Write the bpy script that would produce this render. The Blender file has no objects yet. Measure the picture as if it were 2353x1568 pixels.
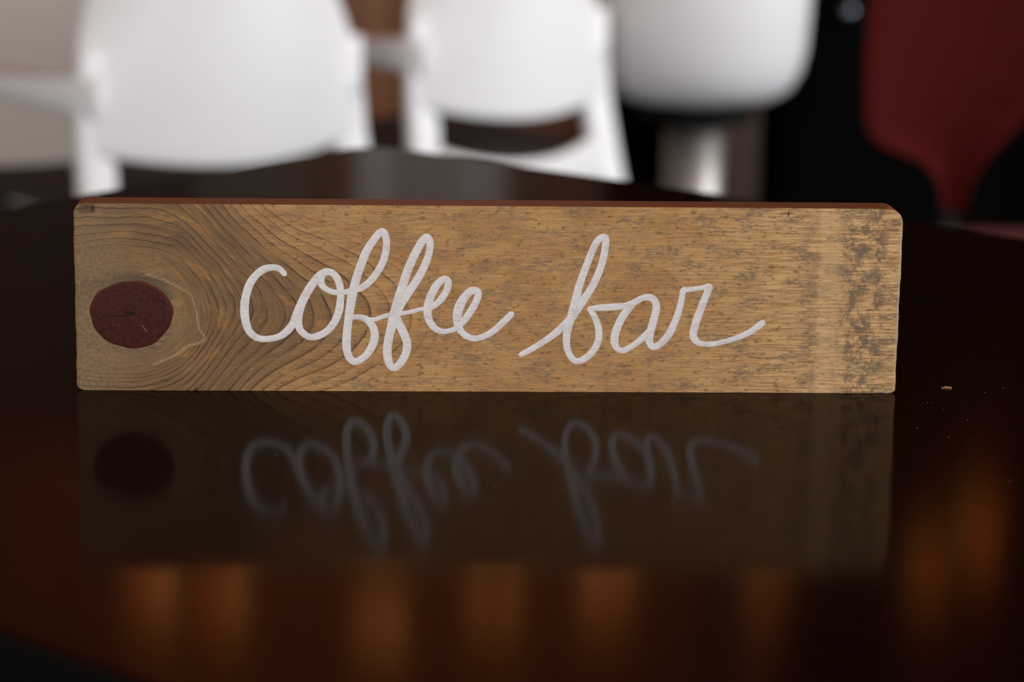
import bpy, math, random
import numpy as np
from mathutils import Matrix, Vector, noise as mnoise

# ------------------------------------------------------------------ camera
SC = bpy.context.scene
COL = SC.collection
TZ = 0.75                                    # table-top height
CAM_LOC = Vector((0.01037, -1.17905, TZ + 0.28361))
PITCH, ROLL = 0.21611, 0.015625
fw = Vector((0, math.cos(PITCH), -math.sin(PITCH)))
rt0 = Vector((1, 0, 0)); up0 = rt0.cross(fw)
rt = rt0 * math.cos(ROLL) + up0 * math.sin(ROLL)
upv = up0 * math.cos(ROLL) - rt0 * math.sin(ROLL)
cd = bpy.data.cameras.new('camera'); cam = bpy.data.objects.new('camera', cd); COL.objects.link(cam)
cam.matrix_world = Matrix(((rt.x, upv.x, -fw.x, CAM_LOC.x), (rt.y, upv.y, -fw.y, CAM_LOC.y),
                           (rt.z, upv.z, -fw.z, CAM_LOC.z), (0, 0, 0, 1)))
cd.lens = 90; cd.sensor_width = 36; cd.sensor_fit = 'HORIZONTAL'; cd.clip_start = 0.02; cd.clip_end = 60
cd.dof.use_dof = True
cd.dof.focus_distance = (Vector((0, 0, TZ + 0.05)) - CAM_LOC).dot(fw)
cd.dof.aperture_fstop = 6.3
SC.camera = cam

# ------------------------------------------------------------------ world, daylight, exposure
SC.view_settings.view_transform = 'Standard'; SC.view_settings.look = 'None'
SC.view_settings.gamma = 1.0; SC.view_settings.use_curve_mapping = False
SC.view_settings.exposure = 0.0
SC.cycles.max_bounces = 6; SC.cycles.diffuse_bounces = 4; SC.cycles.glossy_bounces = 3; SC.cycles.transmission_bounces = 3
SC.cycles.caustics_reflective = False; SC.cycles.caustics_refractive = False
W = bpy.data.worlds.new('overcast_sky'); SC.world = W; W.use_nodes = True
W.node_tree.nodes['Background'].inputs[0].default_value = (0.80, 0.88, 1.0, 1)
W.node_tree.nodes['Background'].inputs[1].default_value = 1.0

def area(name, loc, rot, sx, sy, power, color):
    l = bpy.data.lights.new(name, 'AREA'); l.shape = 'RECTANGLE'; l.size = sx; l.size_y = sy
    l.energy = power; l.color = color
    o = bpy.data.objects.new(name, l); COL.objects.link(o); o.location = loc; o.rotation_euler = rot
    return o
# daylight through windows behind the camera; right-wall window added to light the chairs
WIN = [(-2.35, -0.55, 0.95, 2.45), (0.45, 2.45, 0.95, 2.45)]      # x0, x1, z0, z1 in the wall behind the camera
ADDED_SIDEWIN = (0.7, 2.9, 0.95, 2.45)                                 # y0, y1, z0, z1 of the unseen window added in the right wall
WY, XR = -5.2, 3.4
DAY = (0.92, 0.96, 1.0)
area('window_daylight', (-1.45, WY+0.06, 1.7), (math.radians(90), 0, 0), 1.7, 1.4, 125, DAY)
area('window_daylight', (1.45, WY+0.06, 1.7), (math.radians(90), 0, 0), 1.9, 1.4, 140, DAY)
area('window_daylight', (XR-0.06, 1.8, 1.7), (math.radians(90), 0, math.radians(90)), 2.1, 1.4, 134, DAY)  # added side light that brightens the chair backs

# ------------------------------------------------------------------ helpers
def lin(r, g=None, b=None):
    if g is None: r, g, b = r
    f = lambda c: ((c/255+0.055)/1.055)**2.4 if c > 10 else c/255/12.92
    return (f(r), f(g), f(b), 1.0)

class Mat:
    """tiny node-graph writer"""
    def __init__(s, name):
        s.m = bpy.data.materials.new(name); s.m.use_nodes = True
        s.t = s.m.node_tree; s.p = s.t.nodes['Principled BSDF']
        tc = s.t.nodes.new('ShaderNodeTexCoord'); s.obj = tc.outputs['Object']
    def put(s, inp, v):
        if isinstance(v, bpy.types.NodeSocket): s.t.links.new(v, inp)
        else: inp.default_value = v
    def node(s, typ, ins=(), **props):
        n = s.t.nodes.new(typ)
        for k, v in props.items(): setattr(n, k, v)
        for k, v in (ins.items() if isinstance(ins, dict) else enumerate(ins)): s.put(n.inputs[k], v)
        return n
    def math(s, op, a, b=0.0, c=0.0): return s.node('ShaderNodeMath', [a, b, c], operation=op).outputs[0]
    def mul(s, a, b): return s.math('MULTIPLY', a, b)
    def add(s, a, b): return s.math('ADD', a, b)
    def xyz(s, v): 
        n = s.node('ShaderNodeSeparateXYZ', [v]); return n.outputs[0], n.outputs[1], n.outputs[2]
    def vec(s, x, y, z=0.0): return s.node('ShaderNodeCombineXYZ', [x, y, z]).outputs[0]
    def noise(s, v, scale=1.0, detail=3.0, rough=0.55, dist=0.0):
        return s.node('ShaderNodeTexNoise', {'Vector': v, 'Scale': scale, 'Detail': detail, 'Roughness': rough, 'Distortion': dist}).outputs[0]
    def ss(s, x, lo, hi):
        return s.node('ShaderNodeMapRange', {'Value': x, 'From Min': lo, 'From Max': hi}, interpolation_type='SMOOTHSTEP').outputs[0]
    def mix(s, f, a, b, blend='MIX'):
        n = s.node('ShaderNodeMix', data_type='RGBA', blend_type=blend)
        s.put(n.inputs[0], f); s.put(n.inputs[6], a); s.put(n.inputs[7], b); return n.outputs[2]
    def mixf(s, f, a, b):
        n = s.node('ShaderNodeMix', data_type='FLOAT')
        s.put(n.inputs[0], f); s.put(n.inputs[2], a); s.put(n.inputs[3], b); return n.outputs[0]
    def attr(s, name): return s.node('ShaderNodeAttribute', attribute_name=name).outputs['Fac']
    def bump(s, h, strength=0.3, dist=0.001):
        s.put(s.p.inputs['Normal'], s.node('ShaderNodeBump', {'Strength': strength, 'Distance': dist, 'Height': h}).outputs[0])
    def set(s, **kw):
        names = dict(color='Base Color', rough='Roughness', metal='Metallic', spec='Specular IOR Level', coat='Coat Weight',
                     coat_rough='Coat Roughness', emit='Emission Color', emit_s='Emission Strength', sheen='Sheen Weight', trans='Transmission Weight', alpha='Alpha')
        for k, v in kw.items(): s.put(s.p.inputs[names[k]], v)
        return s

def simple(name, rgb, rough=0.5, var=0.12, scale=30.0, bump=0.0, **kw):
    m = Mat(name); c = lin(rgb)
    d = tuple(x*(1-var) for x in c[:3])+(1,); e = tuple(min(1, x*(1+var)) for x in c[:3])+(1,)
    n = m.noise(m.obj, scale, 1)
    m.set(color=m.mix(n, d, e), rough=rough, **kw)
    if bump: m.bump(n, bump, 0.002)
    return m.m

def mesh(name, verts, faces, mat, parent=None, smooth=True, mats=None, mi=None):
    me = bpy.data.meshes.new(name)
    me.from_pydata([tuple(map(float, v)) for v in verts], [], [tuple(int(i) for i in f) for f in faces])
    for m in (mats or [mat]): me.materials.append(m)
    if mi is not None: me.polygons.foreach_set('material_index', mi)
    if smooth: me.polygons.foreach_set('use_smooth', [True]*len(me.polygons))
    me.update()
    o = bpy.data.objects.new(name, me); COL.objects.link(o)
    if parent is not None: o.parent = parent
    return o

def empty(name, loc, rz=0.0):
    o = bpy.data.objects.new(name, None); COL.objects.link(o); o.location = loc; o.rotation_euler = (0, 0, rz)
    o.empty_display_size = 0.05
    return o
def tag(o, label, cat, group=None):
    o['label'] = label; o['category'] = cat
    if group: o['group'] = group
    return o
def struct(o): o['kind'] = 'structure'; return o

class MB:
    """collects shapes for one mesh"""
    def __init__(s): s.v = []; s.f = []
    def addm(s, v, f):
        k = len(s.v); s.v += [tuple(p) for p in v]; s.f += [tuple(i+k for i in q) for q in f]; return s
    def box(s, x0, x1, y0, y1, z0, z1):
        v = [(x, y, z) for z in (z0, z1) for y in (y0, y1) for x in (x0, x1)]
        return s.addm(v, [(0,2,3,1), (4,5,7,6), (0,1,5,4), (2,6,7,3), (0,4,6,2), (1,3,7,5)])
    def lathe(s, prof, n=32, c=(0, 0)):
        v = []; f = []
        for r, z in prof:
            for i in range(n):
                a = 2*math.pi*i/n; v.append((c[0]+r*math.cos(a), c[1]+r*math.sin(a), z))
        for j in range(len(prof)-1):
            for i in range(n):
                f.append((j*n+i, j*n+(i+1) % n, (j+1)*n+(i+1) % n, (j+1)*n+i))
        f.append(tuple(range(n-1, -1, -1))); f.append(tuple((len(prof)-1)*n+i for i in range(n)))
        return s.addm(v, f)
    def strap(s, path, wid, thk, side, n=14, e=0.45):
        """swept superellipse; path control points, wid along 'side', thk across; smoothed"""
        P = spline(np.array(path, float), 6); k = len(P)
        wi = np.interp(np.linspace(0, 1, k), np.linspace(0, 1, len(wid)), wid)
        ti = np.interp(np.linspace(0, 1, k), np.linspace(0, 1, len(thk)), thk)
        T = np.gradient(P, axis=0); T /= np.linalg.norm(T, axis=1)[:, None]
        v = []; f = []; sd = np.array(side, float)
        for p, t, w, h in zip(P, T, wi, ti):
            a = sd - t*(sd @ t); a /= np.linalg.norm(a); b = np.cross(t, a)
            for i in range(n):
                q = 2*math.pi*i/n; c_, s_ = math.cos(q), math.sin(q)
                v.append(p + a*(w/2)*math.copysign(abs(c_)**e, c_) + b*(h/2)*math.copysign(abs(s_)**e, s_))
        for j in range(k-1):
            for i in range(n): f.append((j*n+i, j*n+(i+1) % n, (j+1)*n+(i+1) % n, (j+1)*n+i))
        f.append(tuple(range(n-1, -1, -1))); f.append(tuple((k-1)*n+i for i in range(n)))
        return s.addm(v, f)
    def slab(s, S, nrm_t):
        """closed slab from a grid of points S[i][j], thickened by the vectors nrm_t[i][j]"""
        S = np.asarray(S); N = np.asarray(nrm_t); a, b = S.shape[:2]
        v = list((S-N/2).reshape(-1, 3)) + list((S+N/2).reshape(-1, 3)); f = []; o = a*b
        for i in range(a-1):
            for j in range(b-1):
                q = (i*b+j, i*b+j+1, (i+1)*b+j+1, (i+1)*b+j)
                f.append(q[::-1]); f.append(tuple(x+o for x in q))
        bd = [j for j in range(b)] + [i*b+b-1 for i in range(1, a)] + [(a-1)*b+j for j in range(b-2, -1, -1)] + [i*b for i in range(a-2, 0, -1)]
        for i in range(len(bd)):
            p, q = bd[i], bd[(i+1) % len(bd)]; f.append((p, q, q+o, p+o))
        return s.addm(v, f)
    def build(s, name, mat, parent=None, smooth=True, bevel=0.0):
        o = mesh(name, s.v, s.f, mat, parent, smooth)
        if bevel:
            m = o.modifiers.new('bevel', 'BEVEL'); m.width = bevel; m.segments = 3; m.limit_method = 'ANGLE'
        return o

def spline(P, sub):
    """Catmull-Rom through the points"""
    P = np.asarray(P, float); Q = np.vstack([2*P[0]-P[1], P, 2*P[-1]-P[-2]]); out = []
    for i in range(1, len(Q)-2):
        p0, p1, p2, p3 = Q[i-1:i+3]
        for k in range(sub):
            t = k/sub
            out.append(0.5*((2*p1)+(p2-p0)*t+(2*p0-5*p1+4*p2-p3)*t*t+(3*p1-p0-3*p2+p3)*t**3))
    out.append(P[-1]); return np.array(out)
def sstep(x, a, b):
    t = np.clip((x-a)/(b-a), 0, 1); return t*t*(3-2*t)

# ------------------------------------------------------------------ the room
X0, X1, Y1, ZC = -3.2, XR, 4.6, 2.8
m_floor = simple('dark_floor', (13, 12, 12), 0.6, 0.15, 12, spec=0.05)
m_beige = simple('beige_plaster', (214, 206, 196), 0.8, 0.05, 3)
m_taupe = simple('taupe_plaster', (138, 124, 110), 0.8, 0.05, 3)
m_pale = simple('pale_plaster', (240, 236, 230), 0.8, 0.03, 3)
m_white = simple('window_frame_paint', (215, 213, 208), 0.4, 0.03, 8)
def wood_wall(name, a, b, rough=0.45, spec=0.4):
    m = Mat(name); x, y, z = m.xyz(m.obj)
    n = m.noise(m.vec(m.mul(x, 14), m.mul(y, 14), m.mul(z, 0.9)), 1.0, 5, 0.6, 0.6)
    m.set(color=m.mix(m.ss(n, 0.3, 0.7), lin(a), lin(b)), rough=rough, spec=spec); m.bump(n, 0.1, 0.002); return m.m
m_wood = wood_wall('brown_wall_panelling', (112, 74, 48), (150, 103, 68))
m_darkwood = wood_wall('dark_wall_panelling', (58, 40, 29), (80, 56, 40))
m_ceil = wood_wall('orange_stained_boards', (150, 78, 34), (176, 98, 46))
m_blackwall = simple('black_paint', (5, 4, 4), 0.8, 0.2, 6, spec=0.03)

struct(MB().box(X0, X1, WY, Y1+0.3, -0.1, 0).build('floor', m_floor, smooth=False))
struct(MB().box(X0, X1, WY, Y1+0.3, ZC, ZC+0.1).build('ceiling', m_ceil, smooth=False))
def slab(name, mat, x0, x1, y0, z0, z1):
    return struct(MB().box(x0, x1, Y1+y0, Y1+0.1, z0, z1).build(name, mat, smooth=False))
slab('wall_back', m_pale, -0.35, 0.0, 0, 0, ZC)
slab('wall_back_taupe', m_beige, -0.235, -0.115, -0.02, 0.95, 1.95)
slab('wall_back_taupe', m_taupe, -0.72, -0.46, -0.02, 0.95, ZC)
slab('wall_back_wood', m_wood, -0.46, -0.35, -0.02, 0, ZC)
slab('wall_back_wood', m_wood, 0.0, 0.21, -0.02, 0, ZC)
slab('wall_back_black', m_blackwall, 0.21, X1, 0, 0, ZC)
slab('wall_back_beige', m_beige, X0, -0.72, -0.1, 0, 1.08)
slab('wall_back_wood', m_darkwood, X0, -0.72, -0.1, 1.08, ZC)
struct(MB().box(-0.72, 0.0, Y1-0.03, Y1, 0, 0.95).build('trim_2', m_wood, smooth=False, bevel=0.004))
struct(MB().box(X0, 0.62, Y1-0.16, Y1-0.1, 1.95, ZC).build('trim_3', m_ceil, smooth=False, bevel=0.004))
struct(MB().box(X0-0.1, X0, WY, Y1+0.3, 0, ZC).build('wall_left', m_beige, smooth=False))
y0, y1, z0, z1 = ADDED_SIDEWIN
wr = MB().box(X1, X1+0.12, WY, y0, 0, ZC).box(X1, X1+0.12, y1, Y1+0.3, 0, ZC).box(X1, X1+0.12, y0, y1, 0, z0).box(X1, X1+0.12, y0, y1, z1, ZC)
struct(wr.build('wall_right', m_blackwall, smooth=False))
wf = MB(); xs = [X0, WIN[0][0], WIN[0][1], WIN[1][0], WIN[1][1], X1]
for i in (0, 2, 4): wf.box(xs[i], xs[i+1], WY-0.15, WY, 0, ZC)
for w in WIN: wf.box(w[0], w[1], WY-0.15, WY, 0, w[2]); wf.box(w[0], w[1], WY-0.15, WY, w[3], ZC)
struct(wf.build('wall_front', m_beige, smooth=False))
mg = Mat('window_glass'); mg.set(color=(0.95, 0.97, 1, 1), rough=0.02, trans=1.0); m_glass = mg.m
for i, w in enumerate(WIN):
    fr = MB(); y0, y1 = WY-0.12, WY-0.05
    fr.box(w[0], w[0]+0.05, y0, y1, w[2], w[3]); fr.box(w[1]-0.05, w[1], y0, y1, w[2], w[3])
    fr.box(w[0]+0.05, w[1]-0.05, y0, y1, w[2], w[2]+0.05); fr.box(w[0]+0.05, w[1]-0.05, y0, y1, w[3]-0.05, w[3])
    xm = (w[0]+w[1])/2; fr.box(xm-0.025, xm+0.025, y0, y1, w[2]+0.05, w[3]-0.05)
    fo = struct(fr.build('window_%d' % (i+1), m_white, smooth=False))
    for a, b in ((w[0]+0.05, xm-0.025), (xm+0.025, w[1]-0.05)):
        MB().box(a, b, WY-0.09, WY-0.084, w[2]+0.05, w[3]-0.05).build('pane', m_glass, fo, smooth=False)
fr = MB(); a, b = X1+0.03, X1+0.09
y0, y1, z0, z1 = ADDED_SIDEWIN; ym = (y0+y1)/2
fr.box(a, b, y0, y0+0.05, z0, z1); fr.box(a, b, y1-0.05, y1, z0, z1); fr.box(a, b, y0+0.05, y1-0.05, z0, z0+0.05); fr.box(a, b, y0+0.05, y1-0.05, z1-0.05, z1)
fr.box(a, b, ym-0.025, ym+0.025, z0+0.05, z1-0.05)
fo = struct(fr.build('window_3', m_white, smooth=False))  # unseen window, added as a light source for the chairs
for p, q in ((y0+0.05, ym-0.025), (ym+0.025, y1-0.05)):
    MB().box(X1+0.055, X1+0.061, p, q, z0+0.05, z1-0.05).build('pane', m_glass, fo, smooth=False)

# ------------------------------------------------------------------ the dark lacquered table
m = Mat('dark_lacquered_wood'); x, y, z = m.xyz(m.obj)
d1, d2 = math.cos(math.radians(-39)), math.sin(math.radians(-39))
al = m.add(m.mul(x, d1), m.mul(y, d2)); ac = m.add(m.mul(x, -d2), m.mul(y, d1))
gr = m.noise(m.vec(m.mul(al, 18), m.mul(ac, 260)), 1.0, 4, 0.6)
big = m.noise(m.vec(m.mul(al, 3), m.mul(ac, 9)), 1.0, 3)
grit = m.noise(m.obj, 900, 2, 0.5)
c = m.mix(m.ss(gr, 0.3, 0.75), lin(20, 9, 4), lin(32, 15, 7))
c = m.mix(m.mul(big, 0.5), c, lin(26, 9, 5))
m.set(color=c, rough=0.5, spec=0.0, coat=0.39, coat_rough=m.add(0.10, m.mul(m.ss(grit, 0.45, 0.8), 0.05)))
m.bump(m.add(m.mul(gr, 0.6), m.mul(grit, 0.25)), 0.05, 0.0006)
m.t.links.new(m.p.inputs['Normal'].links[0].from_socket, m.p.inputs['Coat Normal'])
m.p.inputs['Coat IOR'].default_value = 1.25
m_table = m.m
m_band = simple('black_edge_band', (6, 5, 5), 0.6, 0.2, 40, spec=0.05)
m_iron = simple('black_cast_iron', (24, 23, 22), 0.5, 0.2, 40)

def rounded_poly(P, r, n=10):
    out = []; k = len(P)
    for i in range(k):
        a, b, c_ = np.array(P[i-1], float), np.array(P[i], float), np.array(P[(i+1) % k], float)
        u = (a-b)/np.linalg.norm(a-b); w = (c_-b)/np.linalg.norm(c_-b)
        half = math.acos(float(u @ w))/2; t = r/math.tan(half)
        p, q = b+u*t, b+w*t; ce = b+(u+w)/np.linalg.norm(u+w)*r/math.sin(half)
        a0 = math.atan2(*(p-ce)[::-1]); a1 = math.atan2(*(q-ce)[::-1]); da = (a1-a0+math.pi) % (2*math.pi)-math.pi
        for j in range(n+1): out.append(ce+r*np.array([math.cos(a0+da*j/n), math.sin(a0+da*j/n)]))
    return np.array(out)
e1 = np.array([math.cos(math.radians(-41)), math.sin(math.radians(-41))])
e2 = np.array([math.cos(math.radians(-124)), math.sin(math.radians(-124))])
K = np.array([-0.104, 0.834]); SZ = 0.943
quad = [K, K+e2*SZ, K+e2*SZ+e1*SZ, K+e1*SZ]
ctr = sum(quad)/4
tb = empty('cafe_table', (ctr[0], ctr[1], 0))
tag(tb, 'dark brown lacquered square table that the wooden sign stands on', 'table')
lv = [(-0.006, TZ-0.034), (0, TZ-0.028), (0, TZ-0.005), (-0.0015, TZ-0.0015), (-0.005, TZ)]
V = []; Fc = []; rp = rounded_poly(quad, 0.032); n = len(rp)
for off, z in lv:
    d = rp-ctr; L = np.linalg.norm(d, axis=1)[:, None]; q = rp+d/L*off-ctr
    V += [(a, b, z) for a, b in q]
for j in range(len(lv)-1):
    for i in range(n): Fc.append((j*n+i, j*n+(i+1) % n, (j+1)*n+(i+1) % n, (j+1)*n+i))
Fc.append(tuple(range(n-1, -1, -1))); Fc.append(tuple((len(lv)-1)*n+i for i in range(n)))
o = mesh('tabletop', V, Fc, None, tb, True, [m_table, m_band], [1]*(3*n)+[0]*n+[1, 0])
o.modifiers.new('wn', 'WEIGHTED_NORMAL').keep_sharp = True
MB().lathe([(0.11, TZ-0.045), (0.12, TZ-0.034)], 24).build('mounting_plate', m_iron, tb)
MB().lathe([(0.038, 0.03), (0.038, TZ-0.045)], 28).build('column', m_iron, tb)
MB().lathe([(0.27, 0.0), (0.27, 0.012), (0.25, 0.018), (0.06, 0.03), (0.04, 0.05)], 40).build('base', m_iron, tb)

# ------------------------------------------------------------------ the wooden sign
SW, SH, ST = 387.7, 89.0, 18.5                 # mm
sign = empty('wooden_sign', (0, 0, TZ), 0.0506)
tag(sign, 'knotty wooden block sign with white hand-painted words coffee bar', 'sign')
KU, KV = -168.3, 36.3                           # the knot's centre on the face

def ring_fields(u, v):
    """ring level (mm), phase and line strength of the grain that sweeps round the knot"""
    du = u-KU; dv = v-KV
    wob = 1.8*np.sin(u*0.05+1.3)*np.sin(v*0.07+0.4)+0.7*np.sin(u*0.11+v*0.09)+0.35*np.sin(u*0.21-v*0.24+2)
    wob2 = 0.22*np.sin(u*0.9+v*0.5)*np.sin(v*0.55-u*0.2)
    R = np.where(dv > 0, 1.12, 1.2)+1.45*sstep(du, 18, 85)
    x = np.where(du < 0, du*0.62, du)
    s = np.sqrt(x*x+(np.sqrt(dv*dv+9)*R)**2-9*R*R*np.exp(-(dv/9)**2)*0.8)
    s = s+(wob+wob2)*sstep(s, 22, 45)
    th = np.arctan2(dv*R, x)*np.maximum(s, 20)
    return s, th
rng = random.Random(5)
pos = [0, 20, 26, 31, 34.5, 36.5, 38.6, 42, 45.5, 49.3, 53, 57.5, 63.8, 72, 79, 86.4]
while pos[-1] < 420: 
    p = pos[-1]; pos.append(p+(rng.uniform(2.6, 4.6) if p < 50 else rng.uniform(5.0, 10.0)))
pos = np.array(pos)

# front face: a grid that follows the board's rounded outline
RT, RB, BEV = (4.8, 7.6), (3.0, 2.2), 0.7
def half_l(v, side):
    q = 0 if side < 1 else 1; r = RT[q] if v > SH/2 else RB[q]; d = (SH-v) if v > SH/2 else v
    cut = 0.0 if d >= r else r-math.sqrt(max(0, r*r-(r-d)**2))
    lean = 0.9*(1-v/SH)                          # the ends lean in slightly toward the foot
    wear = 0.25*math.sin(v*0.21+side)+0.15*math.sin(v*0.63+2*side)
    return SW/2-cut-lean*0.0+wear*0.5
NU = 392
vs = np.unique(np.concatenate([4*(1-np.cos(np.linspace(0, math.pi/2, 11))), np.linspace(4, SH-8, 76), SH-8*(1-np.cos(np.linspace(0, math.pi/2, 26)))]))
NV = len(vs)
V = np.zeros((NV, NU, 3))
for j, v in enumerate(vs):
    l = -half_l(v, 0.0); r = half_l(v, 1.7)
    V[j, :, 0] = np.linspace(l, r, NU); V[j, :, 2] = v
u, vv = V[..., 0].copy(), V[..., 2].copy()
# a worn edge: sink and pull in the outline
du_ = np.minimum(u-u[:, :1], u[:, -1:]-u); dv_ = np.minimum(vv, SH-vv)
dist = np.minimum(du_, dv_)
V[..., 1] = np.where(dist < 0.02, BEV, 0.0)
s_, th_ = ring_fields(u, vv)
# relief: shallow ridge round the knot, faint grooves, chipped top left corner
RIDGE = np.array([(-160.6, 55.6), (-151.5, 52.5), (-145.2, 49.2), (-140.7, 46.6), (-138.6, 42.2), (-137.3, 36.0), (-136.3, 29.6), (-133.8, 25.6), (-136.5, 23.0), (-141.5, 21.5), (-146.7, 17.7), (-151.8, 15.2), (-158.1, 12.6)])
def ridge_distance(u, v):
    best = np.full(np.shape(u), 1e3); P = spline(RIDGE, 3)
    for a, b in zip(P[:-1], P[1:]):
        d = b-a; t = np.clip(((u-a[0])*d[0]+(v-a[1])*d[1])/(d @ d), 0, 1)
        best = np.minimum(best, np.hypot(u-a[0]-t*d[0], v-a[1]-t*d[1]))
    return best
relief = -0.35*np.exp(-(ridge_distance(u, vv)/1.3)**2)+0.10*np.exp(-((s_-23)/3)**2)
chip = 0.9*np.exp(-(((u+187.5)/4.5)**2+((vv-87)/1.9)**2))
crack = 0.8*np.exp(-(((u+185.0)/0.5)**2))*sstep(vv, 84.5, 86)
V[..., 1] += (relief+chip+crack)*sstep(dist, 0, 1.2)
verts = list(V.reshape(-1, 3)); faces = []; mi = []
for j in range(NV-1):
    for i in range(NU-1):
        a = j*NU+i; faces.append((a, a+1, a+NU+1, a+NU)); mi.append(0)
bd = [(0, i) for i in range(NU)]+[(j, NU-1) for j in range(1, NV)]+[(NV-1, i) for i in range(NU-2, -1, -1)]+[(j, 0) for j in range(NV-2, 0, -1)]
ring0 = [j*NU+i for j, i in bd]; nb = len(bd)
prev = ring0
for depth, mat_off in ((ST-BEV, 0), (ST, BEV)):
    k = len(verts)
    for j, i in bd:
        p = V[j, i].copy(); p[1] = depth
        if mat_off: p[0] *= 1-mat_off/(SW/2); p[2] = SH/2+(p[2]-SH/2)*(1-mat_off/(SH/2))
        verts.append(p)
    cur = list(range(k, k+nb))
    for a in range(nb):
        b = (a+1) % nb; faces.append((prev[a], cur[a], cur[b], prev[b]))
        j, i = bd[a]; mid = (verts[prev[a]][2]+verts[prev[b]][2])/2; flat = abs(verts[prev[a]][2]-verts[prev[b]][2]) < abs(verts[prev[a]][0]-verts[prev[b]][0])
        mi.append(1 if flat else 2)
    prev = cur
faces.append(tuple(prev)); mi.append(0)
V3 = np.array(verts)

m = Mat('weathered_pine_face'); x, y, z = m.xyz(m.obj)
U = m.mul(x, 1000); Vv = m.mul(z, 1000); Yy = m.mul(y, 1000)
s = m.attr('ring_level'); ph = m.attr('ring_phase'); th = m.attr('ring_arc'); K_ = m.attr('knot_reach')
f_flow = m.noise(m.vec(m.mul(th, 0.07), m.mul(s, 1.3)), 1.0, 4, 0.62)
f_str = m.noise(m.vec(m.mul(U, 0.055), m.mul(Vv, 1.1), m.mul(Yy, 1.1)), 1.0, 4, 0.68)
fib = m.mixf(m.ss(K_, 0.25, 0.75), f_str, f_flow)
blot = m.noise(m.vec(m.mul(U, 0.035), m.mul(Vv, 0.07)), 1.0, 4, 0.6)
tan = m.mix(m.ss(blot, 0.35, 0.65), lin(166, 122, 70), lin(182, 140, 84))
tan = m.mix(m.ss(U, 60, 185), tan, lin(204, 166, 112))
brown = m.mix(m.ss(blot, 0.3, 0.7), lin(144, 104, 60), lin(158, 120, 74))
col = m.mix(m.ss(fib, 0.36, 0.62), brown, tan)
# greyer, darker wood round the knot with warm patches
kb = m.noise(m.vec(m.mul(th, 0.05), m.mul(s, 0.075)), 1.0, 3, 0.6)
kcol = m.mix(m.ss(fib, 0.28, 0.70), lin(98, 71, 41), lin(130, 97, 57))
kcol = m.mix(m.mul(m.ss(kb, 0.54, 0.72), 0.8), kcol, lin(164, 114, 58))
kcol = m.mix(m.mul(m.ss(kb, 0.46, 0.30), 0.6), kcol, lin(84, 62, 40))
kcol = m.mix(m.mul(m.ss(U, -160, -192), 0.5), kcol, lin(132, 108, 76))
col = m.mix(m.ss(K_, 0.05, 0.85), col, kcol)
# dark brown flecks and grey weathered blotches of the straight-grained part
strt = m.math('SUBTRACT', 1.0, m.ss(K_, 0.3, 0.8))
fl = m.noise(m.vec(m.mul(U, 0.26), m.mul(Vv, 0.50)), 1.0, 3, 0.5)
col = m.mix(m.mul(m.mul(m.ss(fl, 0.57, 0.69), 0.75), strt), col, lin(112, 74, 34))
g1 = m.noise(m.vec(m.mul(U, 0.062), m.mul(Vv, 0.14), 7.0), 1.0, 4, 0.72)
g2 = m.noise(m.vec(m.mul(U, 0.35), m.mul(Vv, 1.6), 3.0), 1.0, 3, 0.6)
gm = m.mul(m.mul(m.ss(g1, 0.49, 0.60), m.ss(g2, 0.38, 0.60)), m.mixf(m.ss(U, -60, 160), 0.65, 0.95))
col = m.mix(m.mul(gm, m.math('SUBTRACT', 1.0, m.mul(K_, 0.6))), col, lin(108, 92, 72))
hair = m.noise(m.vec(m.mul(U, 0.16), m.mul(Vv, 3.4), 11.0), 1.0, 2, 0.5)
col = m.mix(m.mul(m.mul(m.ss(hair, 0.62, 0.70), 0.55), strt), col, lin(92, 68, 44))
# saw-mark band and rough grey end at the right
end = m.noise(m.vec(m.mul(U, 0.16), m.mul(Vv, 0.11), 5.0), 1.0, 4, 0.74)
Ue = m.add(U, m.mul(m.add(end, -0.5), 14))
band = m.mul(m.ss(Ue, 153.5, 156.5), m.math('SUBTRACT', 1.0, m.ss(Ue, 160, 170)))
col = m.mix(m.mul(band, 0.32), col, lin(196, 164, 118))
dk = m.mul(m.mul(m.ss(U, 162, 170), m.math('SUBTRACT', 1.0, m.ss(U, 183, 191))), m.ss(end, 0.44, 0.60))
col = m.mix(m.mul(dk, 0.8), col, lin(98, 84, 68))
dk2 = m.mul(m.mul(m.ss(U, 142, 150), m.math('SUBTRACT', 1.0, m.ss(U, 153, 156))), m.ss(end, 0.40, 0.60))
col = m.mix(m.mul(dk2, 0.45), col, lin(112, 94, 70))
# growth-ring lines
fr = m.math('FRACT', ph); wn = m.node('ShaderNodeTexWhiteNoise', {'W': m.math('FLOOR', ph)}, noise_dimensions='1D').outputs[0]
brk = m.noise(m.vec(m.mul(th, 0.045), m.math('FLOOR', ph)), 1.0, 2)
amp = m.mul(m.mul(m.attr('ring_strength'), m.add(0.6, m.mul(wn, 0.4))), m.ss(brk, 0.28, 0.55))
ln = m.mul(m.ss(fr, 0.66, 0.94), m.math('SUBTRACT', 1.0, m.ss(fr, 0.955, 1.0)))
soft = m.mul(m.ss(fr, 0.05, 0.95), 0.35)
col = m.mix(m.mul(m.math('MAXIMUM', m.mul(ln, ln), soft), m.mul(amp, 0.92)), col, lin(46, 31, 17))
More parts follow.
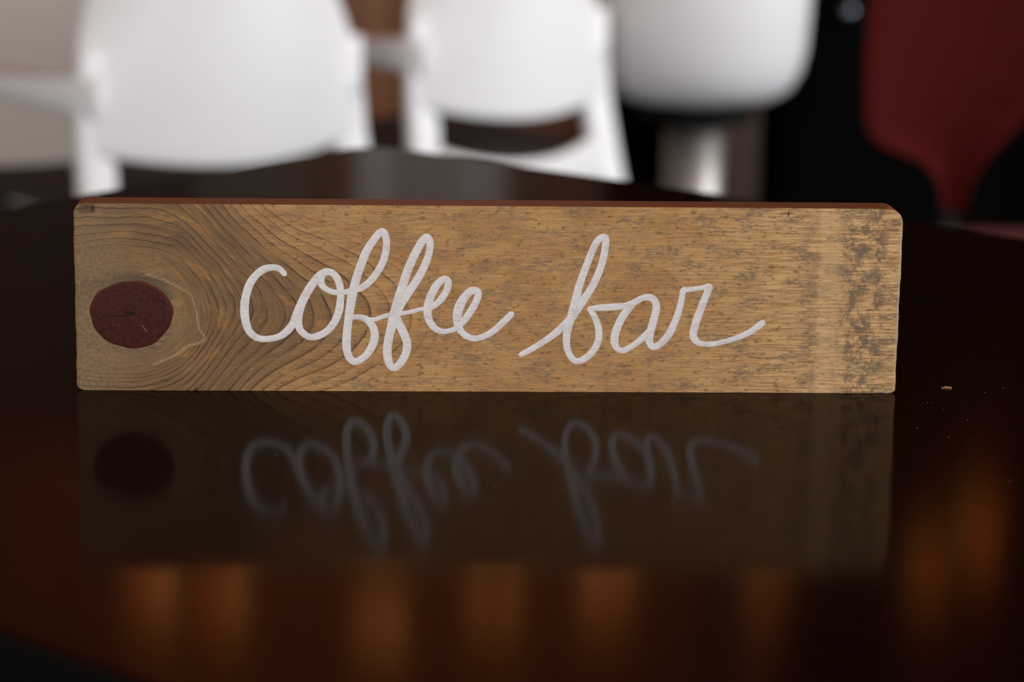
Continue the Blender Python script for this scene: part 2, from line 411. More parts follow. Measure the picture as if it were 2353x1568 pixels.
# collar of grey-green bark wood round the knot
rad = m.noise(m.vec(m.mul(th, 0.9), m.mul(s, 0.12)), 1.0, 3, 0.6)
fuzz = m.noise(m.vec(m.mul(U, 0.55), m.mul(Vv, 0.55), 2.0), 1.0, 4, 0.65)
sn = m.add(s, m.mul(m.add(fuzz, -0.5), 5.0))
collar = m.math('SUBTRACT', 1.0, m.ss(sn, 20.5, 30))
colc = m.mix(m.ss(rad, 0.3, 0.7), lin(84, 70, 50), lin(126, 102, 68))
colc = m.mix(m.mul(m.ss(m.math('SUBTRACT', U, KU), 14, 24), 0.6), colc, lin(140, 108, 62))
col = m.mix(m.mul(collar, 0.8), col, colc)
halo = m.mul(m.math('SUBTRACT', 1.0, m.ss(sn, 19.5, 25.5)), m.ss(Vv, 38, 52))
col = m.mix(m.mul(halo, 0.75), col, lin(70, 56, 38))
lf = m.mul(m.ss(U, -163, -184), m.math('SUBTRACT', 1.0, m.ss(sn, 36, 58)))
col = m.mix(m.mul(lf, 0.6), col, m.mix(m.ss(fuzz, 0.34, 0.66), lin(98, 76, 50), lin(132, 107, 72)))
rd = m.attr('ridge_dist')
col = m.mix(m.mul(m.math('SUBTRACT', 1.0, m.ss(m.add(rd, m.mul(m.add(fuzz, -0.5), 1.6)), 0.05, 0.95)), m.mixf(m.ss(fuzz, 0.35, 0.65), 0.15, 0.75)), col, lin(186, 158, 114))  # paler line painted along the ridge as its highlight
# specks of bare fibre, nail dents
sp = m.noise(m.vec(m.mul(U, 0.55), m.mul(Vv, 0.9), 21.0), 1.0, 1, 0.4)
col = m.mix(m.mul(m.ss(sp, 0.79, 0.83), 0.7), col, lin(206, 186, 150))
def spot(cu, cv, ru, rv):
    a = m.math('POWER', m.math('DIVIDE', m.math('SUBTRACT', U, cu), ru), 2.0); b = m.math('POWER', m.math('DIVIDE', m.math('SUBTRACT', Vv, cv), rv), 2.0)
    return m.math('SUBTRACT', 1.0, m.ss(m.add(a, b), 0.4, 1.2))
for cu, cv, ru, rv, q in ((-185.0, 86.2, 0.6, 2.0, 0.9), (-188.0, 86.0, 5.0, 2.4, 0.55), (139.3, 86.0, 0.45, 1.5, 0.85), (138.5, 86.6, 4.0, 0.8, 0.5), (-138.3, 0.6, 1.2, 1.0, 0.8)):
    col = m.mix(m.mul(spot(cu, cv, ru, rv), q), col, lin(44, 32, 22))
for cu, cv, ru, rv, q, cc in ((184, 77, 4, 2.5, 0.4, (168, 98, 52)), (-146.5, 42.5, 3.2, 2.6, 0.4, (178, 122, 66)), (-125.5, 35.5, 3.2, 6.5, 0.4, (170, 122, 64)), (-161, 63.5, 8, 4.5, 0.22, (168, 122, 68)), (-157, 57, 7, 2.0, 0.25, (176, 130, 74))):
    col = m.mix(m.mul(m.mul(spot(cu, cv, ru, rv), m.ss(fuzz, 0.36, 0.6)), q), col, lin(cc))
col = m.mix(m.mul(m.ss(U, 192.0, 193.2), 0.45), col, lin(198, 180, 142))
hn = m.noise(m.vec(m.mul(U, 0.30), m.mul(Vv, 1.5)), 1.0, 2, 0.6)          # fibre relief
h = m.add(m.mul(hn, m.mixf(m.ss(U, 150, 168), 0.9, 1.6)), m.mul(m.mul(m.mul(ln, m.attr('ring_strength')), m.add(0.6, m.mul(wn, 0.4))), -0.8))
m.set(color=col, rough=0.62, spec=0.3); m.bump(h, 0.4, 0.0008)
m_face = m.m
m = Mat('red_brown_stained_edge'); x, y, z = m.xyz(m.obj)
n1 = m.noise(m.vec(m.mul(x, 40), m.mul(y, 900), m.mul(z, 900)), 1.0, 4, 0.6)
m.set(color=m.mix(m.ss(n1, 0.3, 0.7), lin(106, 57, 26), lin(130, 73, 35)), rough=0.5, spec=0.35); m.bump(n1, 0.2, 0.0004)
m_edge = m.m
m = Mat('pale_end_grain'); x, y, z = m.xyz(m.obj)
n1 = m.noise(m.vec(m.mul(x, 300), m.mul(y, 500), m.mul(z, 420)), 1.0, 4, 0.6)
m.set(color=m.mix(n1, lin(150, 122, 84), lin(196, 170, 126)), rough=0.7, spec=0.2); m.bump(n1, 0.3, 0.0005)
m_end = m.m
board = mesh('board', V3/1000, faces, None, sign, True, [m_face, m_edge, m_end], mi)
me = board.data
s3, t3 = ring_fields(V3[:, 0], V3[:, 2])
fields = dict(ridge_dist=ridge_distance(V3[:, 0], V3[:, 2]), ring_level=s3, ring_arc=t3, ring_phase=np.interp(s3, pos, np.arange(len(pos))),
              knot_reach=1-sstep(s3, 55, 135), ring_strength=sstep(s3, 29, 40)*(1-sstep(s3, 112, 168)))
for k, arr in fields.items():
    at = me.attributes.new(k, 'FLOAT', 'POINT'); at.data.foreach_set('value', np.ascontiguousarray(arr, dtype=np.float32))
me.set_sharp_from_angle(angle=math.radians(50))

# the knot: a low dome of dark red heartwood, its outline irregular
NK, NR = 96, 16; kv = []; kf = []
for r in range(NR+1):
    for i in range(NK):
        a = 2*math.pi*i/NK; rr = 1+0.018*math.sin(3*a+0.5)+0.012*math.sin(5*a+1)+0.008*math.sin(11*a)
        q = max(r/NR, 0.002)
        px = 19.9*rr*q*math.cos(a); pz = 16.6*rr*q*math.sin(a)+0.9*q*math.cos(a)*math.sin(a)
        kv.append(((KU+0.2+px)/1000, (0.25 if r == NR else -0.16-0.22*math.sqrt(max(0, 1-q*q)))/1000, (KV+0.3+pz)/1000))
for r in range(NR):
    for i in range(NK): kf.append((r*NK+i, r*NK+(i+1) % NK, (r+1)*NK+(i+1) % NK, (r+1)*NK+i)[::-1])
kf.append(tuple(range(NK)))
m = Mat('dark_red_knot'); x, y, z = m.xyz(m.obj)
a_ = m.add(m.mul(x, 1000), -KU); b_ = m.add(m.mul(z, 1000), -KV)
rr = m.math('SQRT', m.add(m.math('POWER', m.math('DIVIDE', a_, 19.9), 2.0), m.math('POWER', m.math('DIVIDE', b_, 16.6), 2.0)))
n1 = m.noise(m.vec(m.mul(a_, 0.5), m.mul(b_, 0.5)), 1.0, 5, 0.65); n2 = m.noise(m.vec(m.mul(a_, 0.8), m.mul(b_, 2.2)), 1.0, 5, 0.7)
c = m.mix(m.ss(n1, 0.3, 0.7), lin(42, 13, 8), lin(68, 26, 16))
c = m.mix(m.mul(m.ss(n2, 0.5, 0.75), 0.5), c, lin(82, 42, 28))
c = m.mix(m.mul(m.ss(rr, 0.88, 0.99), 0.4), c, lin(100, 38, 26))
def seg(x0, z0, x1, z1, w):
    dx, dz = x1-x0, z1-z0; L2 = dx*dx+dz*dz
    aw = m.add(a_, m.mul(m.add(n2, -0.5), 1.3)); bw = m.add(b_, m.mul(m.add(n1, -0.5), 2.2))
    t = m.node('ShaderNodeClamp', [m.math('DIVIDE', m.add(m.mul(m.add(aw, -x0), dx), m.mul(m.add(bw, -z0), dz)), L2), 0, 1]).outputs[0]
    ex = m.math('SUBTRACT', m.add(aw, -x0), m.mul(t, dx)); ez = m.math('SUBTRACT', m.add(bw, -z0), m.mul(t, dz))
    return m.math('SUBTRACT', 1.0, m.ss(m.math('SQRT', m.add(m.mul(ex, ex), m.mul(ez, ez))), w*0.5, w))
cr = seg(-9, -0.8, 2, 0.2, 0.28)
for q in ((2, 0.2, 7, -2.2, 0.22), (-1.5, 1.2, 1.5, 0.6, 0.8), (-20, -9.5, -7, -5.5, 0.25), (12, -10.5, 15, -9.5, 0.3)): cr = m.math('MAXIMUM', cr, seg(*q))
c = m.mix(m.mul(cr, 0.85), c, lin(20, 10, 9))
c = m.mix(m.mul(seg(5.5, -5, 7.5, -8, 0.25), 0.8), c, lin(170, 96, 60))
m.set(color=c, rough=0.6, spec=0.12); m.bump(m.add(m.mul(n1, 0.6), m.mul(cr, -1.0)), 0.5, 0.0006)
o = mesh('knot', kv, kf, m.m, sign); o['label'] = 'round dark red-brown knot at the left end'

# the painted words: domed brush strokes on the face
m = Mat('white_brushed_paint'); x, y, z = m.xyz(m.obj)
st1 = m.noise(m.vec(m.mul(x, 220), m.mul(z, 1300)), 1.0, 4, 0.6); st2 = m.noise(m.vec(m.mul(x, 140), m.mul(z, 180)), 1.0, 3)
c = m.mix(m.ss(st1, 0.30, 0.66), lin(197, 192, 188), lin(214, 212, 211))
c = m.mix(m.mul(m.ss(st1, 0.68, 0.76), 0.5), c, lin(150, 122, 90))
c = m.mix(m.mul(m.ss(st2, 0.48, 0.72), 0.45), c, lin(180, 168, 158))
m.set(color=c, rough=0.6, spec=0.3); m.bump(st1, 0.1, 0.0003)
m_paint = m.m
WORDS = {'coffee':[[(-96.6,56.4,2.8),(-98.8,58.6,3.0),(-101.9,59.3,3.2),(-106.0,58.4,3.8),(-109.7,55.6,3.8),(-112.6,51.5,4.1),(-114.4,46.1,4.2),(-115.2,40.5,4.4),(-114.9,34.6,4.2),(-113.5,29.5,3.8),(-110.9,26.5,3.6),(-107.3,25.1,3.2),(-102.7,25.3,3.2),(-98.6,26.5,3.4),(-95.4,28.9,3.8),(-92.8,32.3,3.8),(-91.0,37.1,3.8),(-88.7,42.4,4.1)],[(-76.8,57.3,3.6),(-80.0,56.0,3.6),(-83.2,51.9,4.2),(-86.1,47.2,4.4),(-88.7,41.8,4.4),(-90.0,36.5,4.2),(-90.0,31.7,3.9),(-88.4,28.5,3.5),(-84.7,26.1,3.4),(-80.0,27.0,3.6),(-76.0,29.7,3.6),(-72.8,34.2,3.9),(-70.9,39.6,4.0),(-70.3,45.5,3.7),(-70.6,50.2,3.6),(-72.0,54.4,3.6),(-74.5,57.0,3.4),(-77.4,57.4,3.6),(-79.1,55.5,3.6),(-79.4,51.9,3.6),(-77.4,49.3,3.0),(-73.6,47.7,2.8),(-69.0,47.6,2.7),(-64.7,48.6,3.0),(-60.3,50.0,3.4),(-56.3,53.3,3.5),(-52.8,58.0,3.6),(-50.2,63.3,3.6),(-49.1,68.6,3.6),(-49.1,73.3,3.6),(-50.6,76.4,3.9),(-52.6,75.7,3.7),(-55.5,71.8,3.9),(-58.2,67.4,4.1),(-60.2,62.4,4.2),(-62.1,57.1,4.2),(-63.8,51.2,4.4),(-65.1,45.2,4.7),(-66.0,39.3,4.4),(-66.8,33.1,4.2),(-67.4,27.1,4.2),(-67.5,21.7,4.2),(-66.6,17.2,3.9),(-64.6,14.6,3.6),(-62.3,14.6,3.6),(-58.5,17.3,3.6),(-55.7,21.5,4.0),(-54.3,26.3,4.1),(-55.0,30.7,3.9),(-57.7,34.3,3.6),(-61.2,35.8,2.9),(-64.6,35.7,2.3)],[(-58.8,35.2,1.8),(-54.5,34.7,2.2),(-51.0,35.9,2.2),(-46.9,37.0,2.3),(-42.3,37.6,2.2),(-37.6,38.4,2.2),(-32.4,39.8,2.1),(-28.3,40.5,2.6),(-24.3,43.4,3.4),(-21.1,47.9,3.6),(-20.0,52.0,3.6),(-20.8,54.1,3.4),(-23.2,53.6,3.6),(-26.1,50.2,4.0),(-28.3,45.4,4.2),(-29.4,41.0,4.3),(-29.4,36.8,4.1),(-28.2,33.3,3.6),(-25.6,30.3,3.3),(-22.4,29.1,2.8),(-18.3,29.7,2.7),(-15.2,31.4,3.0),(-12.3,34.5,3.6),(-9.4,38.7,3.6),(-7.1,42.9,3.6),(-5.8,46.8,3.6),(-6.6,48.7,3.5),(-9.5,48.4,3.9),(-12.7,44.9,4.4),(-14.7,40.8,4.8),(-15.6,36.6,4.6),(-15.3,32.4,3.9),(-13.4,28.9,3.4),(-10.7,26.7,3.2),(-7.2,25.8,3.0),(-2.5,27.0,3.2),(2.1,29.9,3.4),(6.1,33.7,3.5),(9.7,37.4,3.3)],[(-45.5,36.1,3.9),(-42.3,41.8,4.4),(-38.9,47.2,4.2),(-34.8,53.4,4.1),(-31.4,59.9,3.9),(-29.3,65.8,3.7),(-28.6,71.4,3.7),(-30.1,74.0,3.9),(-32.2,72.3,4.0),(-34.9,67.6,4.2),(-37.8,61.3,4.3),(-40.0,55.4,4.4),(-41.7,49.5,4.7),(-43.5,43.3,4.9),(-45.1,37.3,5.0),(-46.4,31.4,4.7),(-47.6,26.3,4.4),(-48.3,21.2,4.4),(-48.1,16.1,4.2),(-46.8,12.4,3.6),(-44.9,11.5,3.6),(-42.1,13.8,3.9),(-39.7,18.3,4.1),(-39.0,23.1,4.2),(-40.4,27.5,4.3),(-42.5,32.0,4.1),(-44.0,35.6,3.9)]],'bar':[[(14.9,18.2,2.6),(19.3,20.6,3.1),(24.7,24.0,3.2),(30.0,27.9,3.6),(34.3,31.8,4.0),(38.0,35.7,4.3),(41.1,40.4,4.3),(44.0,44.9,4.1),(47.4,50.4,3.8),(50.3,56.7,3.8),(52.3,63.0,3.7),(53.5,69.6,3.7),(53.5,74.0,3.6),(51.7,74.5,3.4),(49.2,72.0,3.6),(47.2,67.6,3.6),(45.1,61.9,3.7),(43.2,56.4,3.8),(41.5,50.9,4.0),(40.3,45.4,4.3),(39.0,39.9,4.3),(37.6,34.3,4.2),(36.4,29.1,3.9),(36.2,23.5,3.6),(37.4,18.8,3.2),(39.6,15.8,3.2),(42.3,15.1,3.2),(46.0,17.0,3.5),(49.1,20.4,3.5),(51.1,24.7,3.6),(51.4,29.2,3.6),(50.5,33.6,3.4),(48.8,37.2,3.1),(46.8,40.2,2.7)],[(47.0,40.7,1.8),(50.9,40.9,3.2),(55.8,41.2,3.6),(60.6,41.6,3.4),(64.4,42.2,3.2),(68.2,43.8,3.4),(71.4,45.6,3.2),(74.6,46.1,3.4),(77.1,44.9,3.6),(78.3,41.7,3.8),(77.7,37.3,3.9),(76.6,32.6,4.1),(75.7,28.7,4.1),(75.4,25.1,3.8),(76.6,22.5,3.4),(78.8,22.4,3.4),(81.7,24.6,3.6),(84.9,28.8,3.8),(87.3,34.3,3.6),(89.1,39.9,3.4),(90.1,44.8,3.2),(90.8,49.3,3.0),(91.9,49.7,2.8),(95.1,50.1,2.5),(99.4,50.7,2.4),(103.1,51.3,3.2),(102.2,48.5,3.6),(100.2,43.0,3.8),(98.3,37.4,3.9),(96.8,32.2,4.0),(96.2,28.0,3.8),(97.6,25.1,3.4),(100.8,23.7,2.7),(105.8,23.7,2.7),(111.7,25.0,2.7),(117.7,27.0,2.9),(123.0,29.5,3.2),(126.5,32.0,3.4),(128.8,33.9,3.4)],[(66.6,42.2,3.6),(65.0,40.3,3.8),(62.6,37.0,4.0),(60.6,32.8,4.1),(59.2,28.6,4.1),(58.9,24.5,3.9),(60.1,21.5,3.2),(62.8,20.3,3.0),(66.0,21.6,3.1),(69.8,24.3,3.2),(72.9,27.0,3.6),(75.6,29.8,3.8)]]}
def paint_word(strokes):
    b = MB(); lift = 0.0
    for st in strokes:
        P = spline(np.array(st, float), 7); k = len(P); T = np.gradient(P[:, :2], axis=0); T /= np.linalg.norm(T, axis=1)[:, None]+1e-9
        # round brush ends
        v = []; f = []
        def row(c, nrm, w, h):
            return [(c[0]+nrm[0]*w*q, hh, c[1]+nrm[1]*w*q) for q, hh in ((-0.5, 0.03), (-0.40, -h), (0.0, -h*1.15), (0.40, -h), (0.5, 0.03))]
        rows = []
        for e in (0.98, 0.9, 0.75, 0.5, 0.25):
            rows.append((P[0, :2]-T[0]*P[0, 2]*0.5*e, T[0], P[0, 2]*math.sqrt(1-e*e)))
        for i in range(k): rows.append((P[i, :2], T[i], P[i, 2]))
        for e in (0.25, 0.5, 0.75, 0.9, 0.98):
            rows.append((P[-1, :2]+T[-1]*P[-1, 2]*0.5*e, T[-1], P[-1, 2]*math.sqrt(1-e*e)))
        for i, (cc, t, w) in enumerate(rows):
            jit = 1+0.05*mnoise.noise((cc[0]*0.6, cc[1]*0.6, 3.0))+0.035*mnoise.noise((i*0.8, 9.0, 1.0))
            lift = 0.10+0.06*i/len(rows)
            v += row(cc, np.array([-t[1], t[0]]), w*jit*0.97, lift)
        for i in range(len(rows)-1):
            for q in range(4): f.append((i*5+q, i*5+q+1, (i+1)*5+q+1, (i+1)*5+q))
        b.addm([(p[0]/1000, p[1]/1000, p[2]/1000) for p in v], f)
    return b
for wd, st in WORDS.items():
    o = paint_word(st).build('painted_lettering', m_paint, sign); o['label'] = 'white hand-painted cursive word ' + wd

# a crumb and dust on the table beside the sign
m_crumb = simple('pale_crumb', (150, 112, 88), 0.9, 0.5, 900)
cb = MB()
for i, (dx, dy, rx, rz) in enumerate(((-0.0018, 0, 0.0010, 0.0004), (-0.0004, 0.0002, 0.0011, 0.0007), (0.0011, 0.0, 0.0010, 0.0006), (0.0019, -0.0002, 0.0007, 0.0005))):
    cb.lathe([(rx*0.5, 0), (rx, rz*0.5), (rx*0.8, rz*1.1), (rx*0.3, rz*1.5)], 8, (dx, dy))
crumb = cb.build('crumb', m_crumb); crumb.location = (0.2201, 0.0215, TZ)
tag(crumb, 'tiny pale crumb lying on the dark table right of the sign', 'crumb')
db = MB(); rg = random.Random(3)
spots = [(0.2477, 0.0233), (0.2062, -0.0085), (0.2085, -0.0085), (0.2040, -0.009), (0.2196, -0.0403), (0.1941, -0.0572), (0.2057, -0.0729), (0.187, -0.012)]
spots += [(rg.uniform(0.19, 0.28), rg.uniform(-0.12, 0.06)) for _ in range(12)] + [(rg.uniform(-0.3, 0.3), rg.uniform(-0.25, -0.03)) for _ in range(14)]
for x_, y_ in spots:
    r = rg.uniform(0.0001, 0.00024); db.lathe([(r, 0), (r*0.9, r*0.6), (r*0.4, r)], 6, (x_, y_))
dust = db.build('dust_specks', m_crumb); dust.location = (0, 0, TZ); dust['kind'] = 'stuff'
tag(dust, 'fine dust specks scattered over the dark table top', 'dust')

# ------------------------------------------------------------------ white plastic armchairs with charcoal seats
m_plastic = simple('white_moulded_plastic', (238, 238, 238), 0.42, 0.01, 6, spec=0.35)
m_char = simple('charcoal_seat_fabric', (58, 52, 54), 0.8, 0.15, 60, spec=0.2)
def armchair(name, loc, yaw, w, label):
    t = empty(name, loc, yaw); tag(t, label, 'chair', 'white armchairs behind the table')
    hw = w/2
    # backrest: a wide shell, bowed toward the rear, bottom edge a shallow smile
    na, nb_ = 25, 17; S = np.zeros((nb_, na, 3)); N = np.zeros((nb_, na, 3))
    for j in range(nb_):
        b = j/(nb_-1)
        for i in range(na):
            a = -1+2*i/(na-1)
            zb = 0.492+0.028*a*a; zt = 0.86-0.05*a*a; z = zb+(zt-zb)*b
            half = hw+0.026-0.012*max(0, (0.60-z)/0.12)-0.062*max(0, (z-0.60)/0.2)**1.4
            S[j, i] = (a*half, -0.055*(1-a*a)-0.02*(z-0.5)+0.18*a*a*max(0, z-0.52), z)
            N[j, i] = (0.010*a, -0.011, 0)
    MB().slab(S, N).build('backrest', m_plastic, t, bevel=0.004)
    for sx in (-1, 1):
        MB().strap([(sx*(hw+0.035), -0.125, 0.0), (sx*(hw+0.022), -0.06, 0.25), (sx*(hw+0.006), -0.012, 0.45), (sx*hw, 0.004, 0.56), (sx*hw, 0.0, 0.66)],
                   [0.044, 0.052, 0.058, 0.06, 0.05], [0.03, 0.03, 0.028, 0.022, 0.014], (1, 0, 0)).build('leg', m_plastic, t)
        MB().strap([(sx*(hw-0.01), -0.006, 0.596), (sx*(hw+0.015), 0.03, 0.600), (sx*(hw+0.035), 0.13, 0.600), (sx*(hw+0.045), 0.30, 0.600), (sx*(hw+0.050), 0.42, 0.592), (sx*(hw+0.050), 0.465, 0.565)],
                   [0.05, 0.05, 0.05, 0.05, 0.045], [0.066, 0.055, 0.040, 0.034, 0.030, 0.026], (1, 0, 0)).build('armrest', m_plastic, t)
        MB().strap([(sx*(hw+0.058), 0.525, 0.0), (sx*(hw+0.054), 0.50, 0.25), (sx*(hw+0.051), 0.48, 0.45), (sx*(hw+0.050), 0.463, 0.57)],
                   [0.04, 0.045, 0.048, 0.045], [0.03, 0.03, 0.03, 0.026], (1, 0, 0)).build('leg', m_plastic, t)
    fr = MB()
    ax = np.linspace(-1, 1, 9)
    fr.strap([(a*(hw-0.005), -0.022-0.03*(1-a*a), 0.418-0.03*(1-a*a)) for a in ax], [0.02]*3, [0.07]*3, (0, 1, 0))
    fr.build('seat_apron', m_plastic, t); fr = MB()
    for sx in (-1, 1): fr.strap([(sx*(hw+0.005), -0.02, 0.392), (sx*(hw+0.012), 0.2, 0.395), (sx*(hw+0.038), 0.47, 0.40)], [0.022]*3, [0.05]*3, (1, 0, 0))
    fr.strap([(-hw-0.038, 0.47, 0.40), (0, 0.485, 0.40), (hw+0.038, 0.47, 0.40)], [0.022]*3, [0.045]*3, (0, 1, 0))
    fr.build('seat_rail', m_char, t)['label'] = 'charcoal rail under the seat pad'
    S = np.zeros((13, 13, 3)); N = np.zeros((13, 13, 3))
    for j in range(13):
        for i in range(13):
            a = -1+i/6; b = j/12
            S[j, i] = (a*(hw-0.008+0.02*b), -0.012+0.465*b, 0.424-0.012*(1-a*a)+0.008*math.sin(math.pi*b)*0+0.012*b)
            N[j, i] = (0, 0, 0.022)
    MB().slab(S, N).build('seat', m_char, t, bevel=0.008)['label'] = 'charcoal seat pad'
    return t
def place_posts(L, R): 
    d = Vector(R)-Vector(L); return ((L[0]+R[0])/2, (L[1]+R[1])/2, 0), math.atan2(d.y, d.x), d.length
l, yw, w = place_posts((-0.57, 2.34), (-0.24, 2.61)); armchair('armchair', l, yw, w, 'large white plastic armchair with charcoal seat, leftmost behind the table')
l, yw, w = place_posts((-0.14, 2.92), (0.142, 3.14)); armchair('armchair', l, yw, w, 'white plastic armchair with charcoal seat, between left armchair and white tub chair')

# ------------------------------------------------------------------ white tub chair on a chrome column
m_chrome = simple('satin_chrome', (176, 171, 164), 0.5, 0.02, 5, metal=1.0)
m_blackpl = simple('black_plastic', (12, 11, 11), 0.6, 0.15, 30, spec=0.15)
SX, SY = 0.334, 3.42
tub = empty('tub_chair', (SX, SY, 0), math.radians(18)); tag(tub, 'white rounded tub chair on a chrome column, farthest right of the white chairs', 'chair')
v = []; f = []; n = 56; zb = 0.466
prof = [(0.02, 0.0), (0.09, 0.004), (0.135, 0.014), (0.162, 0.034), (0.178, 0.065), (0.186, 0.105), (0.189, 0.16), (0.190, 0.22), (0.190, 0.28), (0.188, 0.34)]
def tub_pt(i, r, h, j):
    a = 2*math.pi*i/n; back = 0.5-0.5*math.sin(a)                # back at -Y
    top = 0.20+0.16*sstep(np.array(back), 0.15, 0.7)
    hh = h*(top/0.34) if h > 0.105 else h*min(1, top/0.34+0.2)
    return (r*1.04*math.cos(a), r*1.04*math.sin(a)-0.03*h*2*back, zb+hh)
outer = [[tub_pt(i, r, h, j) for i in range(n)] for j, (r, h) in enumerate(prof)]
inner = [[tub_pt(i, max(0.005, r-0.016), max(h, 0.0)+(0.02 if h < 0.1 else 0.0), j) for i in range(n)] for j, (r, h) in enumerate(prof)][::-1]
rows = outer+inner
for r_ in rows: v += r_
for j in range(len(rows)-1):
    for i in range(n): f.append((j*n+i, j*n+(i+1) % n, (j+1)*n+(i+1) % n, (j+1)*n+i))
f.append(tuple(range(n-1, -1, -1))); f.append(tuple((len(rows)-1)*n+i for i in range(n)))
mesh('shell', v, f, m_plastic, tub)
MB().lathe([(0.09, 0.436), (0.105, 0.447), (0.105, 0.467), (0.06, 0.473)], 32).build('swivel_plate', m_blackpl, tub)
MB().lathe([(0.054, 0.03), (0.054, 0.436)], 40).build('column', m_chrome, tub)
MB().lathe([(0.21, 0), (0.21, 0.008), (0.19, 0.016), (0.07, 0.03), (0.056, 0.05)], 48).build('base', m_chrome, tub)

# ------------------------------------------------------------------ burgundy chair at the right
m_burg = simple('burgundy_upholstery', (74, 19, 17), 0.8, 0.15, 25, spec=0.05)
m_seatedge = simple('lit_burgundy_seat', (84, 28, 26), 0.6, 0.15, 25)  # paler burgundy, with the light caught by the seat edge put into the colour
bc = empty('burgundy_chair', (0.60, 2.12, 0), math.radians(0)); tag(bc, 'burgundy upholstered chair with a back tapering to a stem, right of the tub chair', 'chair')
prof = [(.488,-.026,-.008),(.50,-.032,.0),(.52,-.036,.004),(.535,-.042,.008),(.555,-.06,.020),(.565,-.085,.028),(.575,-.113,.037),(.59,-.131,.052),(.61,-.136,.068),(.65,-.138,.10),(.70,-.138,.135),(.76,-.136,.15),(.82,-.122,.135),(.85,-.09,.09),(.86,-.05,.05)]
pz = np.array(prof); zz = np.linspace(0.488, 0.86, 40); na = 19
S = np.zeros((40, na, 3)); N = np.zeros((40, na, 3))
for j, z in enumerate(zz):
    xl = np.interp(z, pz[:, 0], pz[:, 1]); xr = np.interp(z, pz[:, 0], pz[:, 2])
    for i in range(na):
        a = i/(na-1); q = 2*a-1
        S[j, i] = (xl+(xr-xl)*a, 0.03*(1-q*q)+0.10*(z-0.5), z); N[j, i] = (0, 0.028*(0.35+0.65*math.sqrt(max(0, 1-q**4))), 0)
MB().slab(S, N).build('backrest', m_burg, bc, bevel=0.006)
S = np.zeros((17, 17, 3)); N = np.zeros((17, 17, 3))
for j in range(17):
    for i in range(17):
        a = -1+i/8; b = -1+j/8; k = 1/max(1e-6, (abs(a)**5+abs(b)**5)**0.2)*max(abs(a), abs(b)) if (a or b) else 1
        S[j, i] = (0.085+0.20*a*k, -0.185+0.195*b*k, 0.452); N[j, i] = (0, 0, 0.05*(0.3+0.7*math.sqrt(max(0, 1-max(abs(a), abs(b))**6))))
MB().slab(S, N).build('seat', m_seatedge, bc, bevel=0.006)
MB().strap([(-0.016, -0.02, 0.43), (-0.016, 0.035, 0.44), (-0.016, 0.045, 0.50), (-0.02, 0.055, 0.56)], [0.022]*3, [0.012]*3, (1, 0, 0)).build('back_bracket', m_blackpl, bc)
for sx, sy in ((-1, -1), (1, -1), (-1, 1), (1, 1)):
    MB().strap([(0.085+sx*0.18, -0.185+sy*0.18, 0.0), (0.085+sx*0.16, -0.185+sy*0.16, 0.22), (0.085+sx*0.145, -0.185+sy*0.145, 0.438)], [0.026]*3, [0.026]*3, (1, 0, 0)).build('leg', m_blackpl, bc)

# ------------------------------------------------------------------ black bar counter against the back wall
m_steel = simple('brushed_steel', (130, 134, 148), 0.35, 0.05, 60, metal=1.0)
bar = empty('bar_counter', (0.56, 4.19, 0)); tag(bar, 'black panelled bar counter in the dark behind the burgundy chair', 'counter')
MB().box(0, 2.0, 0.02, 0.38, 0.0, 1.02).build('body', m_blackwall, bar, smooth=False)
MB().box(-0.03, 2.05, -0.03, 0.395, 1.02, 1.06).build('worktop', m_blackwall, bar, smooth=False, bevel=0.004)
for i in range(4):
    d = MB().box(0.01+i*0.5, 0.49+i*0.5, 0, 0.02, 0.1, 1.0).build('door', m_blackwall, bar, smooth=False, bevel=0.003)
    kx = 0.140 if i == 0 else i*0.5+0.06
    kb = MB().lathe([(0.006, 0), (0.006, 0.012), (0.015, 0.016), (0.017, 0.022), (0.013, 0.030), (0.004, 0.033)], 24)
    k = kb.build('knob', m_steel, d); k.rotation_euler = (math.radians(90), 0, 0); k.location = (kx, 0, 0.572)
post = MB().box(0.43, 0.53, 4.22, 4.32, 0, ZC).build('trim_1', m_darkwood, smooth=False, bevel=0.004); struct(post)

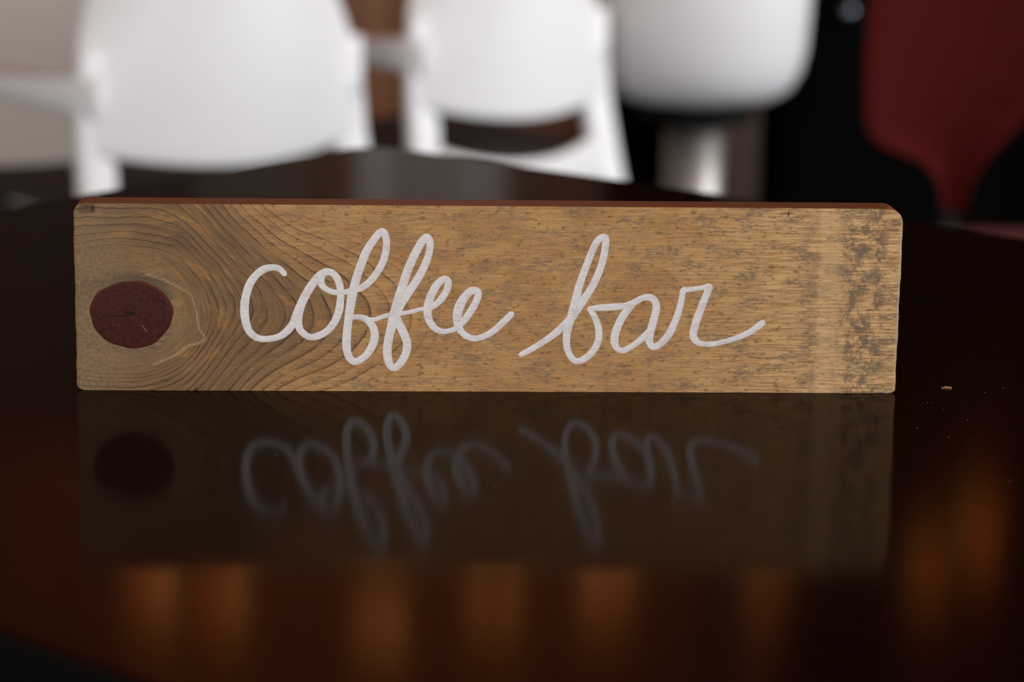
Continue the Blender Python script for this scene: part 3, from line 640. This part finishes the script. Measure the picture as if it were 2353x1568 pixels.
# ------------------------------------------------------------------ amber glass pendant lamps (seen in the table's gloss)
mm = Mat('amber_lit_glass'); g = mm.noise(mm.obj, 30, 3)
mm.set(color=lin(200, 100, 30), rough=0.3, emit=mm.mix(g, (1.0, 0.13, 0.010, 1), (1.0, 0.19, 0.018, 1)), emit_s=1.6); m_amber = mm.m
m_amber_dim = m_amber.copy(); m_amber_dim.name = 'amber_dimmed_glass'; m_amber_dim.node_tree.nodes['Principled BSDF'].inputs['Emission Strength'].default_value = 0.9
m_cord = simple('black_cord', (15, 14, 14), 0.6, 0.1, 50); m_brass = simple('aged_brass', (150, 105, 50), 0.35, 0.15, 40, metal=1.0)
names = ['over the left armchair, nearest the left wall', 'second from the left', 'third from the left', 'fourth from the left', 'fifth from the left', 'third from the right', 'second from the right, hung low', 'farthest right and lowest hung']
for i, (lx, lz, lh, rr) in enumerate(((-0.757, 2.10, 0.15, 0.038), (-0.605, 2.10, 0.18, 0.038), (-0.265, 2.19, 0.14, 0.034), (-0.02, 2.10, 0.19, 0.034), (0.222, 2.075, 0.16, 0.036), (0.567, 2.08, 0.15, 0.034), (0.905, 2.03, 0.15, 0.034), (0.985, 1.89, 0.18, 0.036))):
    rr *= 0.8; lz += lh*0.1; lh *= 0.75
    p = empty('pendant_lamp', (lx, 4.0 if i < 7 else 3.86, 0)); tag(p, 'slim amber glass pendant lamp, '+names[i], 'lamp', 'amber pendant lamps')
    MB().lathe([(rr*0.7, lz), (rr*0.95, lz+0.01), (rr, lz+lh*0.5), (rr*0.8, lz+lh*0.85), (rr*0.4, lz+lh)], 24).build('glass_shade', m_amber_dim if i in (2, 3, 5) else m_amber, p)
    MB().lathe([(0.017, lz+lh), (0.017, lz+lh+0.05)], 16).build('socket', m_brass, p)
    MB().lathe([(0.003, lz+lh+0.05), (0.003, ZC-0.02)], 8).build('cord', m_cord, p)
    MB().lathe([(0.04, ZC-0.02), (0.045, ZC)], 20).build('ceiling_rose', m_brass, p)
    ld = bpy.data.lights.new('amber_glow', 'POINT'); ld.energy = 0.75 if i < 5 else 0.2; ld.color = (1.0, 0.35, 0.08); ld.shadow_soft_size = 0.05
    lo = bpy.data.objects.new('amber_glow', ld); COL.objects.link(lo); lo.location = (0, 0.08, lz+lh*0.5); lo.parent = p
